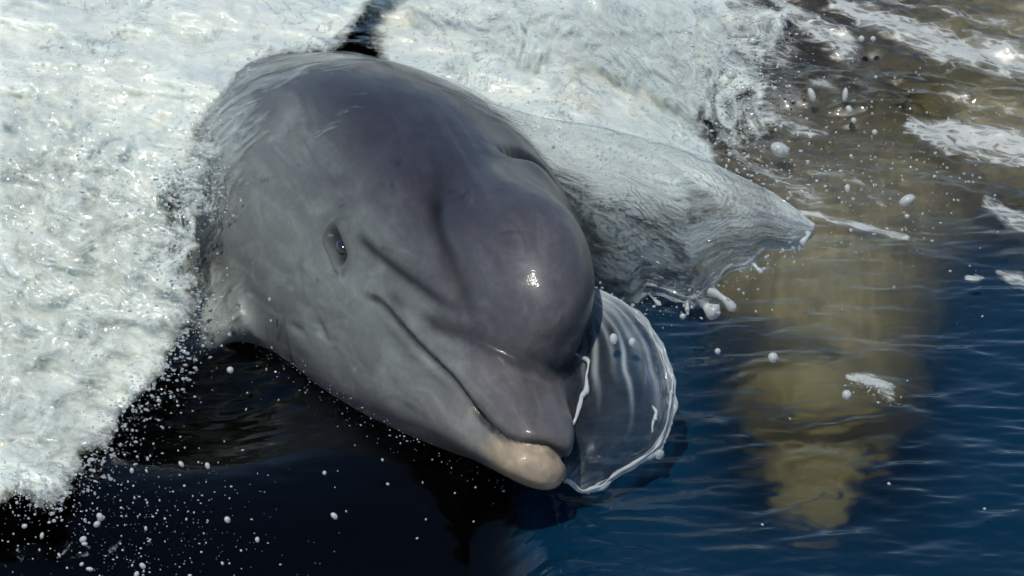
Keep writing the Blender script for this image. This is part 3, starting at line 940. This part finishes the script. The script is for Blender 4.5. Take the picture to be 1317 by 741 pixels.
dm2 = dome.new("MixShader"); dome.link(dome.math('MULTIPLY', dmk.outputs["Fac"], dome.ramp(dn, [(0.3, 0.5), (0.7, 1.0)])), dm2.inputs[0]); dome.link(dm1.outputs[0], dm2.inputs[1]); dome.link(ddf.outputs[0], dm2.inputs[2])
dome.link(dm2.outputs[0], dome.out.inputs["Surface"])

def resample(line, n):
    p = np.array(line, float)
    t = np.concatenate([[0], np.cumsum(np.linalg.norm(np.diff(p, axis=0), axis=1))]); t /= t[-1]
    q = np.linspace(0, 1, n)
    return np.stack([interp(q, t, p[:, k]) for k in range(p.shape[1])], 1)
def sheet(name, A, Bl, zfun, na, nb, ripple, milkfun, thick=2.2, parent=None, base=None, mat=None, **props):
    """Sheet of water between edge lines A and Bl (photo lines), with depth zfun(a, b); two faces and a closed border."""
    a = np.linspace(0, 1, na)[:, None].repeat(nb, 1); b = np.linspace(0, 1, nb)[None].repeat(na, 0)
    Pa, Pb = resample(A, na), resample(Bl, na)
    uv = Pa[:, None] * (1 - b[..., None]) + Pb[:, None] * b[..., None]
    z = zfun(a, b, uv[..., 0], uv[..., 1])
    sc_ = 1 - z / DIST
    Pd = np.stack([(uv[..., 0] - 658.5) * sc_, (370.5 - uv[..., 1]) * sc_, z], -1)
    du = np.gradient(Pd, axis=0); dv = np.gradient(Pd, axis=1)
    n = np.cross(du, dv); n /= np.maximum(np.linalg.norm(n, axis=-1, keepdims=True), 1e-6)
    if n[..., 2].mean() < 0:
        n = -n
    Pd = Pd + n * ripple(a, b)[..., None]
    top_, bot_ = Pd + n * thick / 2, Pd - n * thick / 2
    V = np.concatenate([top_.reshape(-1, 3), bot_.reshape(-1, 3)])
    i_ = np.arange(na * nb).reshape(na, nb); N_ = na * nb
    q1 = np.stack([i_[:-1, :-1], i_[1:, :-1], i_[1:, 1:], i_[:-1, 1:]], -1).reshape(-1, 4)
    rg = np.concatenate([i_[:, 0], i_[-1, 1:], i_[-2::-1, -1], i_[0, -2:0:-1]])
    r_ = np.roll(rg, -1)
    Q = np.concatenate([q1, q1[:, ::-1] + N_, np.stack([rg, rg + N_, r_ + N_, r_], 1)[:, ::-1]])
    fl_ = np.stack([a, b, 0 * a], -1).reshape(-1, 3); mk_ = milkfun(a, b).ravel()
    W = to_world(V)
    if base is None:
        base = W.mean(0); base[2] = W[:, 2].min()
    o = link(name, mesh_from(name, W - base, Q, mat or film.m, {"flow": np.concatenate([fl_, fl_]), "milk": np.concatenate([mk_, mk_])}), parent, **props)
    if parent is None:
        o.location = base
    return o, Pd, base
def tube(Pd, rad, ns=8):
    """Tapered tube along a design-space path."""
    n = len(Pd)
    T = np.gradient(Pd, axis=0); T /= np.maximum(np.linalg.norm(T, axis=1, keepdims=True), 1e-6)
    up_ = np.array([0.13, 0.21, 1.0]); X = np.cross(T, up_); X /= np.linalg.norm(X, axis=1, keepdims=True); Y_ = np.cross(T, X)
    th = np.linspace(0, 2 * np.pi, ns, endpoint=False)
    V = Pd[:, None] + np.asarray(rad)[:, None, None] * (np.cos(th)[None, :, None] * X[:, None] + np.sin(th)[None, :, None] * Y_[:, None])
    i_ = np.arange(n * ns).reshape(n, ns); j_ = np.roll(i_, -1, 1)
    Q = np.stack([i_[:-1], j_[:-1], j_[1:], i_[1:]], -1).reshape(-1, 4)
    return V.reshape(-1, 3), Q
def join(parts):
    V, Q, k = [], [], 0
    for v, q in parts:
        V.append(v); Q.append(np.asarray(q) + k); k += len(v)
    return np.concatenate(V), np.concatenate(Q)
SPH_V, SPH_F = uv_sphere(12, 8)
# close the poles of the sphere with degenerate-free fans given as quads over two segments
def closed_sphere(nu, nv):
    V, F = uv_sphere(nu, nv)
    ex = []
    last = len(V) - 1
    for j in range(0, nu, 2):
        ex.append((0, 1 + j, 1 + (j + 1) % nu, 1 + (j + 2) % nu))
        b0 = 1 + (nv - 2) * nu
        ex.append((last, b0 + (j + 2) % nu, b0 + (j + 1) % nu, b0 + j))
    return V, np.concatenate([F, np.array(ex)])
SPH_V, SPH_F = closed_sphere(12, 8)
LOW_V, LOW_F = closed_sphere(6, 4)
def blob(c, r, lo=False, squash=None):
    V, F = (LOW_V, LOW_F) if lo else (SPH_V, SPH_F)
    rr = np.array(r) if np.ndim(r) else np.full(3, r)
    return V * rr + c, F

# 1. the sheet flung from the right side of the head
TOPE = [(628, 132), (700, 152), (765, 163), (825, 178), (880, 196), (930, 218), (975, 243), (1012, 268), (1046, 292)]
BOTE = [(735, 330), (770, 372), (792, 388), (815, 392), (835, 376), (868, 384), (896, 392), (915, 372), (940, 348), (968, 340), (985, 322), (1020, 320), (1047, 302)]
def z_sheet(a, b, u, v):
    return -660 + 250 * a - 60 * b * (1 - a) + 46 * np.sin(np.pi * b) * (1 - 0.5 * a) - 20 * a * a
def rip_sheet(a, b):
    q = np.stack([a * 4, b * 13, 0 * a + 2], -1)
    q2 = np.stack([a * 12, b * 34, 0 * a + 5], -1)
    q = np.stack([a * 5 + b * 2, b * 5 - a * 2, 0 * a + 2], -1)
    return 2.6 * fbm(q, 2, 0.4) + 0.8 * fbm(q2, 2) * sstep(0.1, 0.4, a) + 0.9 * np.sin(46 * a + 9 * b + 2.4 * fbm(q * 0.6, 2)) * 0 + 5 * sstep(0.12, 0.0, b)
def milk_sheet(a, b):
    return np.clip(0.13 + 0.11 * (1 - b) + 0.72 * np.exp(-((b - 0.16) / 0.15) ** 2) * sstep(0.02, 0.15, a) * (1 - sstep(0.5, 0.8, a)) + 0.25 * (1 - a) + 0.15 * sstep(0.8, 1, a), 0, 1)
sh, shP, sh_base = sheet("water_sheet", TOPE, BOTE, z_sheet, 190, 130, rip_sheet, milk_sheet, label="rippled clear sheet of water flung off the right side of the dolphin's head", category="water splash")
def rim_on(o, base, path, r0, r1, seed, blobs=0, name="rim", mat=None):
    n = max(24, int(np.linalg.norm(np.diff(path, axis=0), axis=1).sum() / 3.5))
    p = resample(path, n)
    w = fbm(np.stack([np.arange(n) / 5.5, 0 * p[:, 0] + seed, 0 * p[:, 0]], -1), 3)
    p = p + 2.4 * np.stack([fbm(np.stack([np.arange(n) / 7, 0 * w + seed + k, 0 * w], -1), 2) for k in (3, 5, 9)], 1)
    rad = np.clip(r0 + (r1 - r0) * (0.5 + 0.75 * w), 0.7, None)
    rad[:2] *= 0.4; rad[-2:] *= 0.4
    pa = [tube(p, rad)]
    for i in np.random.default_rng(int(seed * 10)).choice(n, blobs, replace=False) if blobs else ():
        r = rad[i] * np.random.default_rng(i).uniform(1.2, 1.9)
        pa.append(blob(p[i] + np.array([0, -0.6 * r, 0.4 * r]), r))
    V, Q = join(pa)
    return link(name, mesh_from(name, to_world(V) - base, Q, mat or bead_m.m), o)
rim_on(sh, sh_base, shP[30:, -1], 1.4, 4.6, 4.0, 9)
rim_on(sh, sh_base, shP[60:, -6] + np.array([0, 0, 3]), 0.6, 2.6, 5.0, 0)
rim_on(sh, sh_base, shP[40:, 0], 0.8, 2.2, 6.0)
# heavy drops hanging from the lower edge, on short necks
for (u0, v0, u1, v1, r, rz) in ((905, 386, 924, 405, 12, 1.0), (918, 378, 943, 399, 7, 1.0), (835, 378, 849, 392, 3.5, 1.2), (968, 338, 980, 350, 4.5, 1.1), (1040, 300, 1030, 314, 5, 0.8), (884, 388, 884, 400, 3.5, 1.3), (812, 390, 806, 406, 4, 1.2)):
    j_ = np.argmin(np.hypot(*(unpix(shP.reshape(-1, 3)) - np.array([u0, v0])).T)); c0 = shP.reshape(-1, 3)[j_]
    c1 = pix(u1, v1, c0[2] + 6)
    t9 = np.linspace(0, 1, 15)[:, None]
    side = rng.normal(size=3) * 0.12 * np.linalg.norm(c1 - c0)
    c1 = c0 + (c1 - c0) * 0.8
    pth = c0 + (c1 + (c1 - c0) * 0.35 - c0) * t9 + side * np.sin(np.pi * t9)
    V, Q = tube(pth, r * np.interp(t9[:, 0], [0, .2, .42, .6, .75, .86, .94, .98, 1], [1.2, .8, .55, .75, 1.0, 1.0, .72, .42, .02]) * (1 + 0.12 * fbm(np.hstack([t9 * 4, t9 * 0 + u0, t9 * 0]), 2)), 12)
    link("hanging_drop", mesh_from("hanging_drop", to_world(V) - sh_base, Q, drop_m.m), sh)

# 2. the rounded film beside the beak
RIGHTE = [(752, 362), (785, 384), (806, 394), (830, 412), (851, 444), (864, 478), (868, 500), (862, 540), (847, 578), (812, 602), (780, 621), (750, 629), (727, 620)]
RIGHTE = [(u + 3.0 * math.sin(2.1 * i), v + 3.0 * math.cos(1.7 * i)) for i, (u, v) in enumerate(RIGHTE)]
LEFTE = [(735, 380), (735, 410), (730, 440), (722, 460), (716, 480), (719, 505), (723, 530), (727, 555), (728, 575), (728, 590), (726, 602), (724, 612), (722, 617)]
def z_film(a, b, u, v):
    return -330 + 250 * a + 62 * np.sin(np.pi * np.clip(1 - b, 0, 1) * 0.9) * np.sin(np.pi * np.clip(a, 0.02, 0.98)) + 20 * b
def rip_film(a, b):
    q = np.stack([a * 3, b * 4, 0 * a + 8], -1)
    return 4.5 * fbm(q, 3) + 1.2 * fbm(q * 4, 2)
def milk_film(a, b):
    w = fbm(np.stack([a * 2.2, b * 3.0, 0 * a + 3], -1), 3)
    bb_ = b + 0.05 * w
    ray = 0
    for c0, sl, wd, am, end in ((0.30, 0.10, .022, .5, .62), (0.42, 0.22, .035, .4, .5), (0.55, 0.16, .02, .45, .7), (0.68, 0.20, .045, .35, .55), (0.80, 0.08, .02, .5, .75), (0.16, 0.12, .03, .4, .6)):
        ray = ray + 0.7 * am * np.exp(-((bb_ - c0 - sl * a) / wd) ** 2) * sstep(end, end - 0.35, a) * (0.6 + 0.8 * np.clip(w + .3, 0, 1))
    rim_ = 0.42 * np.exp(-((1 - b) / (0.05 + 0.05 * np.clip(w + .3, 0, 1))) ** 2) + 0.30 * sstep(0.84, 1, a + 0.06 * w)
    return np.clip(0.02 + ray + rim_ + 0.40 * sstep(0.22, 0.0, a + 0.08 * w), 0, 0.85)
fi, fiP, fi_base = sheet("water_film", LEFTE, RIGHTE, z_film, 160, 120, rip_film, milk_film, mat=dome.m, label="round glassy dome of water beside the dolphin's beak", category="water splash")
rim_on(fi, fi_base, fiP[18:, -1], 1.6, 4.2, 11.0, 5)
rim_on(fi, fi_base, fiP[30:, -7] + np.array([0, 0, 4]), 0.5, 2.0, 13.0, 0)
rim_on(fi, fi_base, fiP[40:, -4] + np.array([0, 2, 3]), 0.8, 2.6, 12.0, 6, mat=drop_m.m)
def strand(pts, dz, r0, r1, seed, blobs=3, mat=None):
    P_ = []
    F_ = fiP.reshape(-1, 3); uvF = unpix(F_)
    for (u, v) in pts:
        j_ = np.argmin(np.hypot(uvF[:, 0] - u, uvF[:, 1] - v)); P_.append(pix(u, v, F_[j_, 2] + dz))
    rim_on(fi, fi_base, np.array(P_), r0, r1, seed, blobs, "strand", mat or bead_m.m)
strand([(733, 452), (747, 456), (757, 466), (755, 490), (746, 515), (738, 541), (732, 548)], 8, 1.2, 3.4, 14.0, 5, drop_m.m)
strand([(836, 556), (842, 540), (843, 528), (838, 522)], 6, 0.8, 2.6, 19.0, 2, drop_m.m)

# 3. droplets: the ones that stand out, then clusters, then the finest spray as one mass each
drop_me = mesh_from("water_droplet", SPH_V * U, SPH_F, drop_m.m)
low_me = mesh_from("small_droplet", LOW_V * U, LOW_F, drop_m.m)
def water_height_px(u, v):
    return water_z(v)
def droplet(u, v, r, lift=25, rx=1.0, ry=1.0, rot=0.0, z=None, me=None, name="water_droplet", **props):
    zz = (water_z(v, lift) if z is None else z)
    o = link(name, me or drop_me, **props)
    c = to_world(pix(u, v, zz))
    X_, Y_, Z_ = B[0], B[1], B[2]
    c_, s_ = math.cos(rot), math.sin(rot)
    M = np.eye(4)
    M[:3, 0] = (X_ * c_ + Y_ * s_) * r * rx; M[:3, 1] = (-X_ * s_ + Y_ * c_) * r * ry; M[:3, 2] = Z_ * r * (rx + ry) / 2
    M[:3, 3] = c
    o.matrix_world = Matrix(M.tolist())
    return o
for (u, v, r, rx, ry, rot, lb) in (
        (1167, 258, 10, 1.35, 0.85, 0.5, "large oval white droplet over the brown water near the right edge"),
        (994, 460, 7.5, 1, 1, 0, "round white droplet over the submerged dolphin, right of the glassy dome"),
        (1089, 508, 7, 1, 1, 0, "round white droplet beside the small white splash on the submerged dolphin"),
        (940, 97, 9, 1.1, 1, 0.3, "round white droplet in a brown gap at the right border of the white water"),
        (1003, 193, 13, 1.25, 0.9, -0.5, "biggest pale droplet, above the upper edge of the clear sheet"),
        (1044, 122, 8, 0.75, 1.5, 0.35, "long slanting white droplet, left of the pair over the brown wake"),
        (1087, 122, 7, 0.7, 1.7, -0.1, "long upright white droplet over the brown wake"),
        (1092, 141, 6, 0.9, 1.2, 0.4, "short white droplet under the long upright one over the brown wake"),
        (1098, 155, 4.5, 1, 1.1, 0, "lowest of the three droplets in a falling line over the brown wake"),
        (1108, 50, 5, 1, 1.1, 0, "pale droplet by the wake's broad foam band, left of its twin"),
        (1123, 50, 4.6, 1, 1, 0, "pale droplet by the wake's broad foam band, right of its twin"),
        (1090, 242, 5, 0.9, 1.3, 0, "small upright droplet above the thin foam line right of the clear sheet"),
        (878, 407, 4.5, 1, 1, 0, "small white droplet below the clear sheet, left of its two heavy drops"),
        (923, 452, 4.5, 1, 1, 0, "small white droplet on the dark water below the heaviest hanging drop"),
        (296, 476, 5, 1, 1, 0, "white droplet over the black water just below the flipper's root"),
        (1250, 360, 7, 1.5, 0.55, -0.1, "flat white droplet over the dark blue water near the right edge"),
        (1125, 170, 4.5, 1, 1, 0, "bright round droplet in the middle of the brown wake"),
        (789, 436, 6.5, 0.9, 1.2, 0, "clear droplet hanging in front of the upper part of the glassy dome"),
        (813, 440, 5, 1, 1.2, 0, "small clear droplet on the right upper part of the glassy dome")):
    zz = None
    if 730 < u < 830 and v < 450:
        zz = float(np.interp(v, [400, 450], [-200, -150]))
    droplet(u, v, r, 30, rx, ry, rot, z=zz, label=lb, category="water droplet")
def cluster(n, region, r0, r1, lift0, lift1, label, group, zf=None, power=2.2):
    k = 0
    while k < n:
        u = rng.uniform(region[0][0], region[0][2]); v = rng.uniform(region[0][1], region[0][3])
        if rng.random() > region[1](u, v):
            continue
        r = r0 + (r1 - r0) * rng.random() ** power
        e = rng.uniform(0.85, 1.35)
        droplet(u, v, r, rng.uniform(lift0, lift1), e, 1 / e, rng.uniform(0, 3.1), z=None if zf is None else zf(u, v), me=low_me if r < 3.2 else drop_me,
                label=label(u, v), category="water droplet", group=group)
        k += 1
gs2 = lambda u, v, cu, cv, su, sv: math.exp(-((u - cu) / su) ** 2 - ((v - cv) / sv) ** 2)
cluster(48, ((0, 590, 640, 741), lambda u, v: gs2(u, v, 190, 670, 150, 75) + 0.10), 1.4, 4.6, 5, 90, lambda u, v: "white droplet over the dark water in the bottom left corner" if u < 130 else
        "white droplet over the black water just below the edge of the left foam" if v < 650 else
        "white droplet low over the black water at bottom centre, below the jaw" if u > 330 else
        "white droplet over the black water at the bottom, right of the corner's foam scraps", "droplets over the black water")
cluster(40, ((930, 20, 1317, 330), lambda u, v: gs2(u, v, 1030, 170, 120, 110) + 0.12), 1.3, 4.5, 5, 80, lambda u, v: "small droplet beside the foam streaks at the top right" if v < 115 else
        "small droplet at the right border of the white water, above the clear sheet" if u < 1025 else
        "small droplet over the brown wake, below the foam streaks", "droplets over the wake")
cluster(18, ((860, 330, 1317, 741), lambda u, v: gs2(u, v, 960, 400, 130, 70) + 0.12), 1.2, 3.4, 5, 50, lambda u, v: "small droplet between the glassy dome and the submerged dolphin" if u < 1010 else
        "small droplet over or right of the submerged dolphin", "droplets over the blue water")
cluster(14, ((300, 450, 660, 640), lambda u, v: gs2(u, v, 480, 590, 130, 30) + 0.1), 1.0, 2.8, 3, 30, lambda u, v: "tiny droplet on the dark water right below the dolphin's jaw", "droplets below the jaw")

def spray(name, n, sampler, r0, r1, label, power=4.0, mat=None):
    pa = []
    P_ = sampler(n)
    for c in P_:
        r = r0 + (r1 - r0) * rng.random() ** power
        e = rng.uniform(0.8, 1.4)
        pa.append(blob(c, (r * e, r / e, r), lo=r < 2.4))
    V, Q = join(pa)
    return centred(name, to_world(V), Q, mat or drop_m.m, kind="stuff", label=label)
def along(poly_line, spread, zf, lo, hi, bias=0.0):
    def f(n):
        p = resample(poly_line, 200)
        out = []
        for _ in range(n):
            q = p[rng.integers(200)]
            u, v = q + rng.normal(size=2) * spread
            out.append(pix(u, v, zf(u, v) + rng.uniform(lo, hi)))
        return out
    return f
edgeL = [(335, 98), (285, 132), (262, 180), (262, 250), (230, 275), (210, 320), (255, 390), (240, 440), (190, 500), (130, 575), (70, 640), (20, 640)]
spray("spray", 2600, along(edgeL, 20, lambda u, v: left_z(u, v) + 20, -10, 60), 0.5, 3.0, "fine spray along the ragged border of the left foam", mat=bead_m.m)
spray("spray", 700, along([(225, 235), (275, 225)], 26, lambda u, v: left_z(u, v) + 45, 0, 40), 0.5, 2.8, "glittering spray thrown over the dolphin's shoulder", mat=bead_m.m)
spray("spray", 1500, along([(960, 0), (960, 60), (930, 130), (950, 200), (1010, 240)], 42, lambda u, v: water_z(v, 40), -10, 80), 0.5, 2.8, "spray at the right border of the white water behind the head")
spray("spray", 800, along([(30, 680), (150, 640), (250, 690), (160, 720)], 70, lambda u, v: water_z(v, 20), 0, 90), 0.4, 2.0, "fine spray over the black water at lower left")
spray("spray", 1200, along([(40, 60), (150, 180), (80, 330), (180, 400), (90, 520)], 75, lambda u, v: left_z(u, v) + 25, 0, 45), 0.7, 3.0, "drops tossed about on top of the left foam", mat=bead_m.m)
spray("spray", 900, along([(500, 60), (640, 70), (780, 90), (880, 60)], 60, lambda u, v: top_z(u, v) + 25, 0, 45), 0.7, 3.0, "drops tossed about over the white water behind the head", mat=bead_m.m)
spray("spray", 800, along([(1000, 110), (1110, 150), (1200, 230), (1090, 280), (1260, 130)], 55, lambda u, v: water_z(v, 15), 0, 60), 0.5, 2.4, "fine spray and glints over the brown wake", mat=bead_m.m)
# little splash where the second dolphin's blowhole stirs the surface
spray("spray", 90, along([(1100, 490), (1125, 497), (1148, 510)], 8, lambda u, v: water_z(v, 6), 0, 14), 0.6, 2.4, "small white splash on the water above the submerged dolphin's head")

# water still sliding off the animal: a thin layer lying on its skin
wash = NT("water_wash")
wco = wash.coords((1, 1, 1))
wn1 = wash.noise(30, 6, 0.64, wash.coords((0.35, 1.5, 1.0), (0.1, 0.75, 0.2)), 1.6)
wn2 = wash.noise(90, 3, 0.5, wash.coords((0.5, 1.2, 1.0), (0.1, 0.75, 0.2)), 1.0)
wcv = wash.attr("cover")
wash.set(Base_Color=(0.42, 0.48, 0.45, 1), Roughness=0.25, Coat_Weight=1.0, Coat_Roughness=0.06, Coat_IOR=1.4)
wash.link(wash.math('MULTIPLY', wash.math('SUBTRACT', wash.math('ADD', wash.math('MULTIPLY', wcv.outputs["Fac"], 0.7), wn1), 0.78), 1.7, clamp=True), wash.p.inputs["Alpha"])
wash.link(wash.bump(wash.math('ADD', wn1, wash.math('MULTIPLY', wn2, 0.4)), 0.7, 0.006), wash.p.inputs["Coat Normal"])
UVD = unpix(PHOTO_V)
FN = vnormals(PHOTO_V, DQ)
sil = [(277, 138), (325, 107), (402, 82), (467, 77), (502, 84), (562, 99), (606, 125), (649, 151), (692, 185), (722, 225), (742, 265)]
d1, t1 = poly_dist(UVD[:, 0], UVD[:, 1], sil)
wob_d = fbm(DV * 0.12, 3)
cv = 0.62 * np.exp(-(np.maximum(d1, 0) / (26 - 16 * t1)) ** 2) * (1 + 0.5 * wob_d)
d2_, t2_ = poly_dist(UVD[:, 0], UVD[:, 1], [(300, 150), (262, 240), (240, 320), (270, 400), (265, 450), (170, 545)])
cv = np.maximum(cv, 0.78 * np.exp(-(d2_ / (52 + 18 * wob_d)) ** 2))
d3_, t3_ = poly_dist(UVD[:, 0], UVD[:, 1], [(395, 190), (430, 160), (470, 125)])
cv = np.maximum(cv, 0.34 * np.exp(-(d3_ / 14) ** 2))
cv[FN[:, 2] < -0.25] = 0
fsel = (cv[DQ] > 0.04).all(1)
WQ2 = DQ[fsel]; us_ = np.unique(WQ2); rmap = np.full(len(DV), -1); rmap[us_] = np.arange(len(us_))
off = 0.16 + 0.14 * np.clip(cv, 0, 1) + 0.10 * fbm(DV * np.array([0.25, 0.6, 0.6]), 3)
Wv = to_world(local_to_design(bend(DV2 + DN * np.clip(off, 0.05, 0.5)[:, None])))[us_]
centred("water_wash", Wv, rmap[WQ2], wash.m, attrs={"cover": np.clip(cv, 0, 1)[us_]}, kind="stuff", label="thin film of water sliding over the dolphin's back and flank")
# drips and ripples along the line where the jaw meets the water
spray("spray", 220, along([(330, 452), (430, 510), (520, 560), (600, 590), (650, 615)], 14, lambda u, v: water_z(v, 8), 0, 16), 0.5, 2.2, "small splashes where the dolphin's throat meets the water", mat=bead_m.m)

spray("spray", 420, along([(690, 165), (760, 190), (830, 215), (880, 232)], 16, lambda u, v: -560 + 0.55 * (u - 690) + 30, 0, 24), 0.5, 2.6, "glittering drops along the upper part of the clear sheet", mat=bead_m.m)
spray("spray", 260, along([(760, 378), (815, 396), (870, 392), (920, 385), (975, 345), (1040, 312)], 10, lambda u, v: -520 + 0.4 * (u - 690), 0, 40), 0.5, 2.8, "drops breaking off the lower edge of the clear sheet", mat=bead_m.m)
